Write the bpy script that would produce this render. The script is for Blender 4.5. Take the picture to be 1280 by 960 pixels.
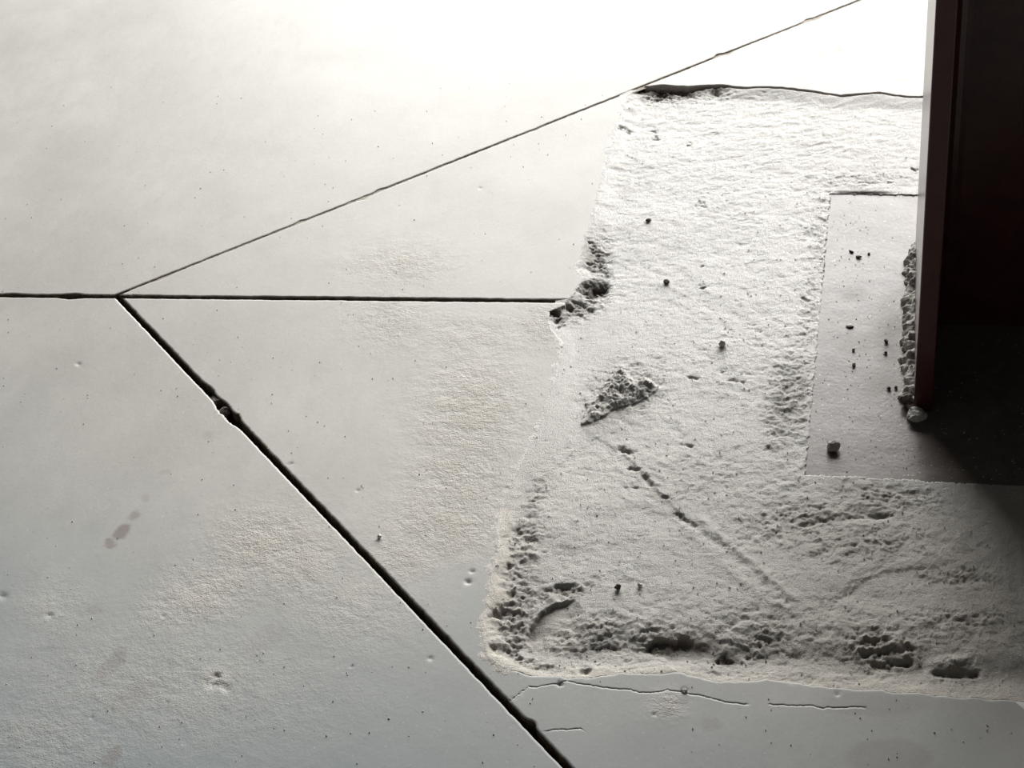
import bpy, bmesh, math, random
import numpy as np
from mathutils import Vector, Matrix
from mathutils.geometry import delaunay_2d_cdt

for o in list(bpy.data.objects): bpy.data.objects.remove(o)
SC = bpy.context.scene
COL = SC.collection
R = random.Random(7)
RNG = np.random.default_rng(11)

# ------------------------------------------------------------------ camera
H = 0.9                                   # camera height above the slab
F, TH, RO, YA = 2197.3, .62094, -.10994, -.25309
fw = np.array([math.sin(YA)*math.cos(TH), math.cos(YA)*math.cos(TH), -math.sin(TH)])
r0 = np.array([math.cos(YA), -math.sin(YA), 0.0]); u0 = np.cross(r0, fw)
rt = math.cos(RO)*r0 + math.sin(RO)*u0
up = -math.sin(RO)*r0 + math.cos(RO)*u0
cd = bpy.data.cameras.new('camera'); cam = bpy.data.objects.new('camera', cd); COL.objects.link(cam)
m = Matrix(((rt[0], up[0], -fw[0], 0), (rt[1], up[1], -fw[1], 0), (rt[2], up[2], -fw[2], H), (0, 0, 0, 1)))
cam.matrix_world = m
cd.sensor_width = 36; cd.lens = F/1280*36
cd.clip_start = .05
SC.camera = cam

# ------------------------------------------------------------------ light
SC.view_settings.view_transform = 'Standard'; SC.view_settings.look = 'None'
SC.view_settings.gamma = 1; SC.view_settings.exposure = 1.2
w = bpy.data.worlds.new('hall_gloom'); SC.world = w; w.use_nodes = True
w.node_tree.nodes['Background'].inputs[0].default_value = (.75, .9, 1.0, 1)
w.node_tree.nodes['Background'].inputs[1].default_value = .012

def area(name, loc, target, sx, sy, power, col):
    l = bpy.data.lights.new(name, 'AREA'); l.shape = 'RECTANGLE'; l.size = sx; l.size_y = sy
    l.energy = power; l.color = col
    o = bpy.data.objects.new(name, l); COL.objects.link(o)
    o.location = loc
    o.rotation_euler = (Vector(target)-Vector(loc)).to_track_quat('-Z', 'Y').to_euler()
    return o
# daylight through the wide gateway of the hall, ahead and a little to the left
area('gateway_daylight', (0.2, 4.9, 1.42), (0.0, 1.3, 0.7), 4.6, 2.4, 250, (1.0, .985, .955))

# ------------------------------------------------------------------ helpers
def g(u, v, z=0.0):
    """picture point -> point on the floor plane"""
    d = fw*F + rt*(u-640) - up*(v-480)
    t = (H-z)/-d[2]
    return (d[0]*t, d[1]*t)
def px(X, Y, z=0.0):
    x = X; y = Y; zz = z-H
    a = x*fw[0]+y*fw[1]+zz*fw[2]
    a = np.maximum(a, .05)
    return 640+F*(x*rt[0]+y*rt[1]+zz*rt[2])/a, 480-F*(x*up[0]+y*up[1]+zz*up[2])/a

PERM = RNG.permutation(4096)
ANG = RNG.uniform(0, 2*np.pi, 4096)
def perlin(x, y, seed=0):
    xi = np.floor(x).astype(np.int64); yi = np.floor(y).astype(np.int64)
    xf = x-xi; yf = y-yi
    def gr(ix, iy, dx, dy):
        h = PERM[(PERM[(ix+seed*57) & 4095]+iy) & 4095]
        a = ANG[h]; return np.cos(a)*dx+np.sin(a)*dy
    sx = xf*xf*xf*(xf*(xf*6-15)+10); sy = yf*yf*yf*(yf*(yf*6-15)+10)
    a = gr(xi, yi, xf, yf); b = gr(xi+1, yi, xf-1, yf)
    c = gr(xi, yi+1, xf, yf-1); d = gr(xi+1, yi+1, xf-1, yf-1)
    return ((a+(b-a)*sx)+((c+(d-c)*sx)-(a+(b-a)*sx))*sy)*1.5
def fbm(x, y, size, octv=4, seed=0, gain=.5):
    s = 0; a = 1; t = 0
    for k in range(octv):
        s = s+a*perlin(x/size*(2**k)+k*13.7, y/size*(2**k)+k*7.1, seed+k); t += a; a *= gain
    return s/t
def sstep(a, b, x):
    t = np.clip((x-a)/(b-a), 0, 1); return t*t*(3-2*t)
def seg_dist(X, Y, pts):
    """signed-less distance to a polyline"""
    D = np.full(np.shape(X), 1e9)
    for (ax, ay), (bx, by) in zip(pts[:-1], pts[1:]):
        dx, dy = bx-ax, by-ay; L = dx*dx+dy*dy+1e-12
        t = np.clip(((X-ax)*dx+(Y-ay)*dy)/L, 0, 1)
        D = np.minimum(D, np.hypot(X-ax-t*dx, Y-ay-t*dy))
    return D
def inside(X, Y, poly):
    c = np.zeros(np.shape(X), bool); n = len(poly)
    for i in range(n):
        ax, ay = poly[i]; bx, by = poly[(i+1) % n]
        if ay == by: continue
        k = ((ay > Y) != (by > Y)) & (X < (bx-ax)*(Y-ay)/(by-ay)+ax)
        c ^= k
    return c

def link(name, me, parent=None, mat=None):
    o = bpy.data.objects.new(name, me); COL.objects.link(o)
    if parent: o.parent = parent
    if mat and not me.materials: me.materials.append(mat)
    return o
def tag(o, label=None, cat=None, group=None, kind=None):
    if label: o['label'] = label
    if cat: o['category'] = cat
    if group: o['group'] = group
    if kind: o['kind'] = kind
    return o
def empty(name, loc=(0, 0, 0)):
    o = bpy.data.objects.new(name, None); COL.objects.link(o); o.location = loc; o.empty_display_size = .05
    return o

# ------------------------------------------------------------------ materials
def nodes(name):
    mt = bpy.data.materials.new(name); mt.use_nodes = True
    nt = mt.node_tree; b = nt.nodes['Principled BSDF']
    return mt, nt, b
def N(nt, t, **k):
    n = nt.nodes.new(t)
    for a, v in k.items():
        if a.startswith('i_'):
            n.inputs[a[2:].replace('_', ' ')].default_value = v
        else: setattr(n, a, v)
    return n
def noise(nt, co, scale, detail=4, rough=.55, stretch=None):
    n = N(nt, 'ShaderNodeTexNoise'); n.inputs['Scale'].default_value = scale
    n.inputs['Detail'].default_value = detail; n.inputs['Roughness'].default_value = rough
    src = co
    if stretch:
        mp = N(nt, 'ShaderNodeMapping'); mp.inputs['Scale'].default_value = stretch[0]
        mp.inputs['Rotation'].default_value = (0, 0, stretch[1])
        nt.links.new(co, mp.inputs[0]); src = mp.outputs[0]
    nt.links.new(src, n.inputs['Vector']); return n.outputs[0]
def mul(nt, a, b, op='MULTIPLY'):
    n = N(nt, 'ShaderNodeMath', operation=op)
    for i, s in enumerate((a, b)):
        if isinstance(s, (int, float)): n.inputs[i].default_value = s
        else: nt.links.new(s, n.inputs[i])
    return n.outputs[0]
def rng_map(nt, s, a, b, c=0., d=1.):
    n = N(nt, 'ShaderNodeMapRange'); nt.links.new(s, n.inputs[0])
    for i, v in enumerate((a, b, c, d)): n.inputs[i+1].default_value = v
    return n.outputs[0]
def mixc(nt, f, a, b, bt='MIX'):
    n = N(nt, 'ShaderNodeMix', data_type='RGBA', blend_type=bt)
    if isinstance(f, (int, float)): n.inputs[0].default_value = f
    else: nt.links.new(f, n.inputs[0])
    for i, s in ((6, a), (7, b)):
        if isinstance(s, tuple): n.inputs[i].default_value = (*s, 1)
        else: nt.links.new(s, n.inputs[i])
    return n.outputs[2]
def bump(nt, b, h, dist, strength=1.0, prev=None):
    n = N(nt, 'ShaderNodeBump'); n.inputs['Distance'].default_value = dist; n.inputs['Strength'].default_value = strength
    nt.links.new(h, n.inputs['Height'])
    if prev: nt.links.new(prev, n.inputs['Normal'])
    nt.links.new(n.outputs[0], b.inputs['Normal']); return n.outputs[0]
def attr(nt, name, out=2):
    n = N(nt, 'ShaderNodeAttribute', attribute_name=name); return n.outputs[out]

def mat_slab():
    mt, nt, b = nodes('power_floated_concrete')
    co = N(nt, 'ShaderNodeTexCoord').outputs['Object']
    wear = attr(nt, 'wear'); blue = attr(nt, 'light_falloff'); stain = attr(nt, 'stain')
    cloud = noise(nt, co, 5, 5, .6, ((1, .55, 1), -.5))
    fine = noise(nt, co, 60, 5, .65, ((1, .5, 1), -.3))
    grit = noise(nt, co, 800, 3, .7)
    c = mixc(nt, rng_map(nt, cloud, .35, .66), (.415, .405, .38), (.51, .495, .465))
    c = mixc(nt, mul(nt, rng_map(nt, noise(nt, co, 12, 6, .7, ((1, .6, 1), .9)), .48, .68), .28), c, (.37, .36, .335))
    c = mixc(nt, mul(nt, mul(nt, rng_map(nt, noise(nt, co, 420, 3, .8), .5, .64), .30), rng_map(nt, noise(nt, co, 9, 3, .6), .4, .65)), c, (.30, .295, .28))
    c = mixc(nt, mul(nt, rng_map(nt, noise(nt, co, 460, 3, .8, ((1, 1, 1), .5)), .54, .66), .22), c, (.64, .62, .59))
    c = mixc(nt, mul(nt, rng_map(nt, fine, .45, .75), .35), c, (.37, .365, .35))
    c = mixc(nt, blue, c, (.27, .31, .325))  # bluish tint paints the light falloff into the slab colour
    # worn, sandy skin
    wr = mul(nt, wear, rng_map(nt, noise(nt, co, 45, 6, .75), .34, .6))
    c = mixc(nt, mul(nt, wr, .6), c, (.60, .55, .485))
    sp = rng_map(nt, grit, .60, .70)
    c = mixc(nt, mul(nt, mul(nt, sp, wr), .55), c, (.22, .18, .15))
    c = mixc(nt, mul(nt, rng_map(nt, noise(nt, co, 300, 2, .6), .66, .72), .45), c, (.26, .25, .24))
    c = mixc(nt, mul(nt, rng_map(nt, noise(nt, co, 380, 2, .6, ((1, 1, 1), 1.)), .69, .73), .5), c, (.72, .70, .66))
    c = mixc(nt, stain, c, (.235, .195, .185))
    nt.links.new(c, b.inputs['Base Color'])
    rg = mul(nt, rng_map(nt, cloud, .3, .7, .46, .58), mul(nt, wr, .25), 'ADD')
    nt.links.new(rg, b.inputs['Roughness'])
    b.inputs['Specular IOR Level'].default_value = .17
    hh = mul(nt, mul(nt, grit, mul(nt, wr, 1.0)), mul(nt, noise(nt, co, 200, 4, .7, ((1, .7, 1), .2)), mul(nt, wr, .08, 'ADD')), 'ADD')
    n1 = bump(nt, b, hh, .0018, .6)
    n2 = bump(nt, b, noise(nt, co, 22, 4, .6, ((1, .5, 1), -.4)), .0022, .16, n1)
    return mt
def mat_patch():
    mt, nt, b = nodes('rough_hand_laid_mortar')
    co = N(nt, 'ShaderNodeTexCoord').outputs['Object']
    tint = attr(nt, 'tint', 0); rough = attr(nt, 'crag')
    f = noise(nt, co, 90, 6, .7)
    c = mixc(nt, mul(nt, rng_map(nt, f, .40, .72), .35), tint, (.26, .245, .225))
    c = mixc(nt, mul(nt, rng_map(nt, noise(nt, co, 480, 3, .8), .55, .68), .5), c, (.19, .175, .155))
    c = mixc(nt, mul(nt, rng_map(nt, noise(nt, co, 420, 3, .7, ((1, 1, 1), .8)), .63, .72), .5), c, (.66, .64, .60))
    nt.links.new(c, b.inputs['Base Color'])
    nt.links.new(rng_map(nt, rough, 0, 1, .5, .8), b.inputs['Roughness'])
    b.inputs['Specular IOR Level'].default_value = .42
    n1 = bump(nt, b, noise(nt, co, 750, 3, .85), .0014, .85)
    n2 = bump(nt, b, noise(nt, co, 170, 5, .7, ((1, .6, 1), -.3)), .0012, .25, n1)
    return mt
def mat_simple(name, col, col2, rough, scale=60, bd=.001, bs=.4, metal=0, spec=.5):
    mt, nt, b = nodes(name)
    co = N(nt, 'ShaderNodeTexCoord').outputs['Object']
    f = noise(nt, co, scale, 5, .65)
    nt.links.new(mixc(nt, rng_map(nt, f, .38, .65), col, col2), b.inputs['Base Color'])
    b.inputs['Roughness'].default_value = rough; b.inputs['Metallic'].default_value = metal
    b.inputs['Specular IOR Level'].default_value = spec
    bump(nt, b, noise(nt, co, scale*3, 4, .6), bd, bs)
    return mt
def mat_plate():
    mt, nt, b = nodes('painted_steel_plate')
    co = N(nt, 'ShaderNodeTexCoord').outputs['Object']
    rust = attr(nt, 'grime')
    f = noise(nt, co, 14, 5, .6)
    c = mixc(nt, rng_map(nt, f, .35, .65), (.098, .083, .078), (.13, .112, .106))
    c = mixc(nt, mul(nt, rust, rng_map(nt, noise(nt, co, 70, 6, .75), .36, .58)), c, (.21, .18, .15))
    c = mixc(nt, rng_map(nt, noise(nt, co, 330, 2, .6), .69, .73), c, (.55, .52, .48))
    nt.links.new(c, b.inputs['Base Color'])
    nt.links.new(mul(nt, rng_map(nt, f, .3, .7, .20, .28), mul(nt, rust, .30), 'ADD'), b.inputs['Roughness'])
    b.inputs['Specular IOR Level'].default_value = .21
    n1 = bump(nt, b, noise(nt, co, 250, 4, .7), .0004, .5)
    bump(nt, b, noise(nt, co, 16, 3, .5), .0025, .35, n1)
    return mt
M_slab = mat_slab(); M_patch = mat_patch(); M_plate = mat_plate()
M_bed = mat_simple('packed_joint_dirt', (.030, .024, .017), (.075, .060, .043), .95, 160, .002, .6, spec=.1)
M_cut = mat_simple('dirt_stained_cut_face', (.075, .060, .042), (.17, .145, .11), .95, 120, .002, .6, spec=.1)
M_bed2 = mat_simple('pale_joint_dust', (.40, .36, .31), (.54, .50, .44), .95, 160, .001, .4, spec=.1)
M_col = mat_simple('dark_red_primer', (.046, .009, .010), (.066, .017, .015), .30, 35, .0006, .4, spec=.4)
M_col.node_tree.nodes['Principled BSDF'].inputs['Coat Weight'].default_value = .35
M_col.node_tree.nodes['Principled BSDF'].inputs['Coat Roughness'].default_value = .22
M_edge = mat_simple('dusty_worn_primer', (.22, .165, .155), (.33, .265, .25), .5, 50, .0008, .4)
M_mort = mat_simple('grey_mortar_crumb', (.40, .385, .355), (.52, .50, .465), .85, 200, .0015, .8)
M_dark = mat_simple('dark_clod', (.055, .045, .038), (.12, .10, .085), .85, 220, .0012, .8)
M_grit = mat_simple('pale_grit', (.50, .47, .43), (.68, .65, .60), .7, 300, .0006, .5)

# ------------------------------------------------------------------ layout lines on the floor
B = 4.0
V = g(155, 371)
JE = g(706, 377)                                  # where the cross joint meets the patch
yv = V[1]
def line_dir(a, b):
    a = g(*a); b = g(*b); d = np.array(b)-np.array(a); return d/np.hypot(*d)
d_up = line_dir((170, 358), (1065, 3)); d_dn = line_dir((151, 376), (707, 958)); d_h = line_dir((0, 370), (700, 377))
V_up = np.array(g(163, 362)); V_dn = np.array(g(151, 375))
W_H, W_U, W_D = .0056, .0032, .0056               # saw cut widths

def rough_line(a, b, amp, seed, step=.0025, chips=()):
    """points from a to b with small saw-cut raggedness; chips = (t, width, depth) bites to the left of the travel direction"""
    a = np.array(a, float); b = np.array(b, float); L = np.hypot(*(b-a)); d = (b-a)/L; n = np.array([-d[1], d[0]])
    ts = []; t = 0
    while t < L:
        p = a+d*t
        fine = (abs(p[0]) < 1.3 and .6 < p[1] < 2.3)
        ts.append(t); t += step if fine else .08
    ts = np.array(ts)
    off = amp*fbm(ts+seed*3.1, ts*0+seed, .012, 4, seed, .7)+amp*.5*fbm(ts, ts*0+seed, .11, 2, seed+5)
    for c, wd, dp in chips:
        off = off+dp*np.exp(-((ts-c)/wd)**2)*(1+.5*fbm(ts, ts*0, .004, 2, seed+9))
    pts = a[None]+d[None]*ts[:, None]+n[None]*off[:, None]
    return [tuple(p) for p in pts]
def poly_px(pts, amp, seed, step=.002):
    gp = [np.array(g(*p)) for p in pts]; out = []
    for i, (a, b) in enumerate(zip(gp[:-1], gp[1:])):
        L = np.hypot(*(b-a)); n = max(2, int(L/step))
        for k in range(n): out.append(a+(b-a)*k/n)
    out.append(gp[-1]); P = np.array(out)
    P[:, 0] += amp*fbm(P[:, 0], P[:, 1], .014, 4, seed, .65); P[:, 1] += amp*fbm(P[:, 0], P[:, 1], .014, 4, seed+20, .65)
    return [tuple(p) for p in P]
def chip_at(a, u, v, d):
    q = np.array(g(u, v))-np.array(a); return float(q@d)

PX_TOP = [(806, 108), (830, 106), (858, 108), (885, 106), (905, 106), (930, 109), (962, 108), (985, 110), (1005, 112), (1030, 116), (1050, 119), (1075, 117), (1100, 115), (1120, 119), (1150, 121)]
PX_LEFT_UP = [(712, 376), (722, 362), (728, 352), (722, 335), (733, 318), (735, 300), (742, 285), (746, 262), (752, 240), (758, 214), (765, 190), (770, 165), (779, 145), (783, 128), (790, 117)]
PX_LEFT_DN = [(706, 383), (688, 389), (686, 400), (692, 416), (703, 428), (700, 450), (690, 490), (668, 545), (640, 600), (622, 655), (626, 690), (616, 720), (612, 750), (605, 775), (606, 800), (614, 822), (632, 833), (655, 842), (690, 846), (735, 848), (775, 842), (815, 842), (850, 841), (875, 847), (897, 853), (930, 852), (958, 849), (990, 853), (1020, 857), (1065, 862), (1105, 864), (1160, 869), (1210, 872), (1270, 877)]
top = poly_px(PX_TOP, .0022, 3); lup = poly_px(PX_LEFT_UP, .0045, 5); ldn = poly_px(PX_LEFT_DN, .0035, 7)
XR = .64                                          # right side of the patch, behind the column and out of the picture
tR = (XR, top[-1][1]+.01); bR = (XR, ldn[-1][1]-.005)
PATCH = lup[::-1]+ldn+[bR, tR]+top[::-1]

def perp(d): return np.array([-d[1], d[0]])
hu = lambda s, wd: wd/2*s
# joint edge lines (left/right of each cut)
nH = perp(d_h); nU = perp(d_up); nD = perp(d_dn)
def isect(p, d, q, e):
    A = np.array([[d[0], -e[0]], [d[1], -e[1]]]); t = np.linalg.solve(A, np.array(q)-np.array(p)); return np.array(p)+np.array(d)*t[0]
H_up = np.array(V)+nH*W_H/2; H_lo = np.array(V)-nH*W_H/2
U_l = V_up+nU*W_U/2; U_r = V_up-nU*W_U/2
D_l = V_dn+nD*W_D/2; D_r = V_dn-nD*W_D/2        # D travels down-right: left normal is up-right side
leftH_up = H_up+d_h*(-(H_up[0]+B)/d_h[0]); leftH_lo = H_lo+d_h*(-(H_lo[0]+B)/d_h[0])
upL_far = U_l+d_up*((B+1-U_l[1])/d_up[1]); upR_far = U_r+d_up*((B+1-U_r[1])/d_up[1])
dnL_far = D_l+d_dn*((-B+2-D_l[1])/d_dn[1]); dnR_far = D_r+d_dn*((-B+2-D_r[1])/d_dn[1])
c1 = isect(H_up, d_h, U_l, d_up); c2 = isect(H_up, d_h, U_r, d_up)
c3 = isect(H_lo, d_h, D_l, d_dn); c4 = isect(H_lo, d_h, D_r, d_dn)
# the thin cuts stop just short of the cross joint as in the photograph
TOPY, BOTY = B+1, -B+2
def rev(l): return l[::-1]
chU = [chip_at(c1, 905, 72, d_up), chip_at(c1, 1008, 24, d_up), chip_at(c1, 375, 276, d_up), chip_at(c1, 475, 238, d_up)]
chUr = [chip_at(c2, 203, 350, d_up), chip_at(c2, 452, 247, d_up), chip_at(c2, 665, 160, d_up), chip_at(c2, 897, 71, d_up), chip_at(c2, 1006, 26, d_up)]
chD = [chip_at(c3, 270, 512, d_dn), chip_at(c3, 285, 525, d_dn), chip_at(c3, 252, 490, d_dn), chip_at(c3, 663, 905, d_dn)]
chH = [chip_at(leftH_up, 92, 369, d_h), chip_at(leftH_up, 15, 369, d_h)]
A_poly = rough_line(leftH_up, c1, .0012, 31, chips=[(chH[0], .012, .0022), (chH[1], .008, .0015)]) + rough_line(c1, upL_far, .0010, 32, chips=[(chU[0], .006, .0030), (chU[1], .006, .0030), (chU[2], .005, .0020), (chU[3], .005, .002)]) + [(upL_far[0], TOPY), (-B, TOPY)]
E_poly = [tuple(leftH_lo)] + [(-B, BOTY)] + rev(rough_line(c4, dnR_far, .0009, 33, chips=[(chD[0]+.01, .012, -.0030), (chD[1]+.008, .008, -.0030)])) + rev(rough_line(leftH_lo, c4, .0008, 34, chips=[(chH[0], .010, -.0022)]))[:-1]
jn = isect(H_up, d_h, np.array(lup[0]), np.array([0, 1.])); jl = isect(H_lo, d_h, np.array(ldn[0]), np.array([0, 1.]))
B_poly = rough_line(c2, jn, .0013, 35) + lup[1:] + [tuple(U_r+d_up*float((np.array(lup[-1])-U_r)@d_up))] + rev(rough_line(c2, U_r+d_up*float((np.array(lup[-1])-U_r)@d_up-.003), .0010, 36, chips=[(chUr[0], .010, -.0022), (chUr[1], .005, -.0022), (chUr[2], .004, -.0018)]))[:-1]
sC = float((np.array(top[0])-U_r)@d_up)
C0 = U_r+d_up*sC
HR = yv-.005
C_poly = [tuple(C0)] + top + [tR, (XR, HR+W_H/2), (B, HR+W_H/2), (B, TOPY), (upR_far[0], TOPY)] + rev(rough_line(C0, upR_far, .0010, 37, chips=[(chUr[3]-sC, .008, -.0035), (chUr[4]-sC, .008, -.004)]))[:-1]
D_poly = rev(rough_line(c3, jl, .0010, 38)) + rough_line(c3, dnL_far, .0012, 39, chips=[(chD[0], .012, .0022), (chD[1], .007, .0026), (chD[2], .01, .002), (chD[3], .005, .0028)])[1:] + [(B, BOTY), (B, HR-W_H/2), (XR, HR-W_H/2), bR] + rev(ldn)

# ------------------------------------------------------------------ slabs
floor = tag(empty('floor'), 'pale grey power floated concrete floor cut by three open joints', kind='structure')
BL = lambda u, v, U, W, a, b, rot=0: np.exp(-(((U-u)*math.cos(rot)+(W-v)*math.sin(rot))/a)**2-((-(U-u)*math.sin(rot)+(W-v)*math.cos(rot))/b)**2)

WEAR = [(590, 520, 62, 75, .2, 1.0), (575, 600, 60, 60, 0, .9), (560, 655, 70, 40, 0, .9), (505, 695, 45, 30, 0, .6), (490, 400, 50, 35, 0, .5), (500, 330, 60, 25, 0, .55), (330, 680, 60, 40, 0, .9), (260, 740, 90, 40, -.4, .7), (370, 700, 60, 60, .5, .6),
        (600, 420, 90, 28, 0, .5), (270, 850, 25, 18, 0, .8), (835, 880, 22, 16, 0, .8), (700, 720, 30, 60, 0, .2), (70, 760, 50, 40, 0, .35), (200, 860, 220, 90, 0, .35), (60, 930, 120, 60, 0, .4), (440, 760, 90, 60, 0, .35), (690, 405, 40, 25, 0, .8), (640, 650, 30, 40, 0, .8)]
STAIN = [(153, 665, 12, 7, -.5, .8), (137, 679, 7, 6, -.3, .65), (167, 645, 7, 5, -.4, .55), (183, 623, 6, 5, 0, .3), (205, 589, 8, 4, 0, .2), (262, 544, 7, 5, 0, .25), (140, 830, 22, 9, -.8, .35), (118, 763, 9, 5, 0, .3), (1048, 60, 5, 5, 0, .35), (1030, 68, 3, 3, 0, .3), (330, 800, 30, 14, -.6, .15), (165, 870, 30, 12, -.5, .2), (140, 945, 16, 8, -.8, .4), (1110, 945, 50, 20, 0, .3), (1090, 880, 60, 14, 0, .2), (890, 905, 14, 7, 0, .3)]
CRACKS = [[(637, 878), (648, 868), (660, 858), (680, 856), (698, 855), (712, 851), (725, 854), (750, 857), (775, 862), (797, 864), (815, 866), (835, 862), (856, 865), (885, 871), (905, 876), (930, 881)], [(692, 912), (710, 912), (727, 910)],
          [(962, 880), (1000, 882), (1040, 884), (1080, 884)]]
DENTS = [(204, 770, 3, .7, 0), (62, 769, 4, .8, 0), (538, 823, 3, .8, 0), (440, 833, 2, .6, 0), (3, 745, 6, .8, 0), (115, 897, 2, .8, 0), (209, 878, 2, .6, 0), (98, 455, 3, .7, 0), (600, 235, 2, .5, 0), (447, 613, 2, .7, 0), (364, 579, 2, .7, 0), (1127, 103, 6, .3, 0),
         (585, 727, 4, 1.2, 0), (590, 714, 3, 1.0, 0), (270, 845, 5, 1.4, 0), (265, 855, 9, 1.0, 0), (283, 860, 7, .7, 0), (700, 855, 3, 1.6, 0), (855, 863, 4, 1.2, 0), (818, 893, 2, .9, 0), (990, 850, 4, 1., 0), (1047, 868, 3, .8, 0)]
def slab_z(X, Y):
    U, W = px(X, Y)
    z = .0006*fbm(X, Y, .16, 3, 60)
    for (u, v, r, d, _) in DENTS:
        z = z-d*.001*BL(u, v, U, W, r, r*.7)*(1+.5*fbm(X, Y, .003, 2, 61))
    return z
def build_slab(poly, seed, label):
    P = [Vector(p) for p in poly]
    arr = np.array(poly)
    x0, y0 = arr.min(0); x1, y1 = arr.max(0)
    def fill(sx, sy, bx0, bx1, by0, by1, jit=.35):
        a, b = max(x0, bx0), min(x1, bx1); c, d = max(y0, by0), min(y1, by1)
        if a >= b or c >= d: return np.zeros((0, 2))
        gx, gy = np.meshgrid(np.arange(a, b, sx), np.arange(c, d, sy))
        q = np.stack([gx.ravel(), gy.ravel()], 1); q += RNG.uniform(-jit, jit, q.shape)*[sx, sy]; return q
    fx0, fx1, fy0, fy1 = -1.25, .3, .7, 2.15
    coarse = fill(.12, .12, -B, B, BOTY, TOPY)
    k = (coarse[:, 0] > fx0) & (coarse[:, 0] < fx1) & (coarse[:, 1] > fy0) & (coarse[:, 1] < fy1)
    pts = [coarse[~k], fill(.011, .012, fx0, fx1, fy0, fy1)]
    for (u, v, r, d, _) in DENTS:
        cx, cy = g(u, v); s = r*.0008*2.2
        pts.append(fill(.0012, .0014, cx-s, cx+s, cy-s*1.3, cy+s*1.3))
    for (u, v, a, b_, ro, st) in STAIN:
        cx, cy = g(u, v); s = max(a, b_)*.0008*2.0
        pts.append(fill(.0028, .003, cx-s, cx+s, cy-s*1.3, cy+s*1.3))
    Q = np.concatenate(pts)
    Q = Q[inside(Q[:, 0], Q[:, 1], poly)]
    # keep clear of the rim, which has its own ring of points
    finep = arr[(arr[:, 0] > fx0) & (arr[:, 0] < fx1) & (arr[:, 1] > fy0) & (arr[:, 1] < fy1)]
    cell = .003; occ = set()
    ij = np.floor(finep/cell).astype(int)
    for dx in (-1, 0, 1):
        for dy in (-1, 0, 1):
            for a_, b_ in ij+[dx, dy]: occ.add((a_, b_))
    keep = np.array([(a_, b_) not in occ for a_, b_ in np.floor(Q/cell).astype(int)], bool) if len(Q) else np.zeros(0, bool)
    Q = Q[keep]
    # inset ring: the rounded arris of the saw cut
    nxt = np.roll(arr, -1, 0); prv = np.roll(arr, 1, 0)
    tdir = nxt-prv; tdir /= np.hypot(tdir[:, 0], tdir[:, 1])[:, None]+1e-12
    area2 = np.sum(arr[:, 0]*nxt[:, 1]-nxt[:, 0]*arr[:, 1]); sgn = 1 if area2 > 0 else -1
    nin = np.stack([-tdir[:, 1], tdir[:, 0]], 1)*sgn
    ring = np.concatenate([arr+nin*.0007, arr+nin*.0022])
    arr2 = np.concatenate([arr, arr])
    rk = inside(ring[:, 0], ring[:, 1], poly) & (arr2[:, 0] > fx0) & (arr2[:, 0] < fx1) & (arr2[:, 1] > fy0) & (arr2[:, 1] < fy1)
    ring = ring[rk]
    # crack lines
    cr = []
    for c in CRACKS:
        cp = poly_px(c, .003, 80, .0012); cp = np.array(cp)
        ok = inside(cp[:, 0], cp[:, 1], poly)
        if ok.sum() > 3: cr.append(cp[ok])
    crp = np.concatenate(cr) if cr else np.zeros((0, 2))
    side = np.concatenate([crp+[0, .0004], crp-[0, .0004], crp+[0, .0016], crp-[0, .0016]]) if len(crp) else crp
    if len(crp):
        d = np.full(len(Q), 9.)
        for c in crp: d = np.minimum(d, np.hypot(Q[:, 0]-c[0], Q[:, 1]-c[1]))
        Q = Q[d > .0026]
    allp = [Vector(p) for p in arr]+[Vector(p) for p in ring]+[Vector(p) for p in crp]+[Vector(p) for p in side]+[Vector(p) for p in Q]
    softset = {(round(a_, 6), round(b_, 6)) for a_, b_ in lup+ldn}
    soft = [(round(a_, 6), round(b_, 6)) in softset for a_, b_ in poly]
    nb = len(arr); ncr = (nb+len(ring), nb+len(ring)+len(crp))
    vo, eo, fo, ov, oe, of = delaunay_2d_cdt(allp, [(i, (i+1) % nb) for i in range(nb)], [], 1, 1e-7)
    vo = np.array([(v.x, v.y) for v in vo]); z = slab_z(vo[:, 0], vo[:, 1])
    bset = np.zeros(len(vo), bool)
    for i, src in enumerate(ov):
        if any(s < nb for s in src): bset[i] = True; z[i] -= .0002 if soft[min(s_ for s_ in src if s_ < nb)] else .0007
        elif any(ncr[0] <= s < ncr[1] for s in src): z[i] -= .0007
    nv = len(vo)
    cen = np.array([vo[list(f)].mean(0) for f in fo]); ok = inside(cen[:, 0], cen[:, 1], poly)
    fo = [f for f, k_ in zip(fo, ok) if k_]
    used = set(); ed = {}
    for f in fo:
        for a_, b_ in zip(f, f[1:]+f[:1]): ed[(a_, b_)] = 1
    verts = [(p[0], p[1], zz) for p, zz in zip(vo, z)]
    low = {}
    faces = [tuple(f) for f in fo]
    for (a_, b_) in list(ed):
        if (b_, a_) not in ed:
            for q in (a_, b_):
                if q not in low:
                    low[q] = len(verts); verts.append((vo[q][0], vo[q][1], -.03))
            faces.append((b_, a_, low[a_], low[b_]))
    me = bpy.data.meshes.new('concrete_slab'); me.from_pydata(verts, [], faces); me.update()
    VA = np.array(verts); U, W = px(VA[:, 0], VA[:, 1])
    wear = np.zeros(len(VA)); stn = np.zeros(len(VA))
    vis = (U > -400) & (U < 1700) & (W > -300) & (W < 1300)
    for (u, v, a, b_, ro, s) in WEAR: wear = np.maximum(wear, s*BL(u, v, U, W, a, b_, ro))
    wob = fbm(VA[:, 0], VA[:, 1], .02, 3, 91)*6
    for (u, v, a, b_, ro, s) in STAIN:
        q = BL(u, v, U+wob, W+wob*.5, a*1.1, b_*1.1, ro); stn = np.maximum(stn, s*sstep(.25, .5, q))
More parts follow.
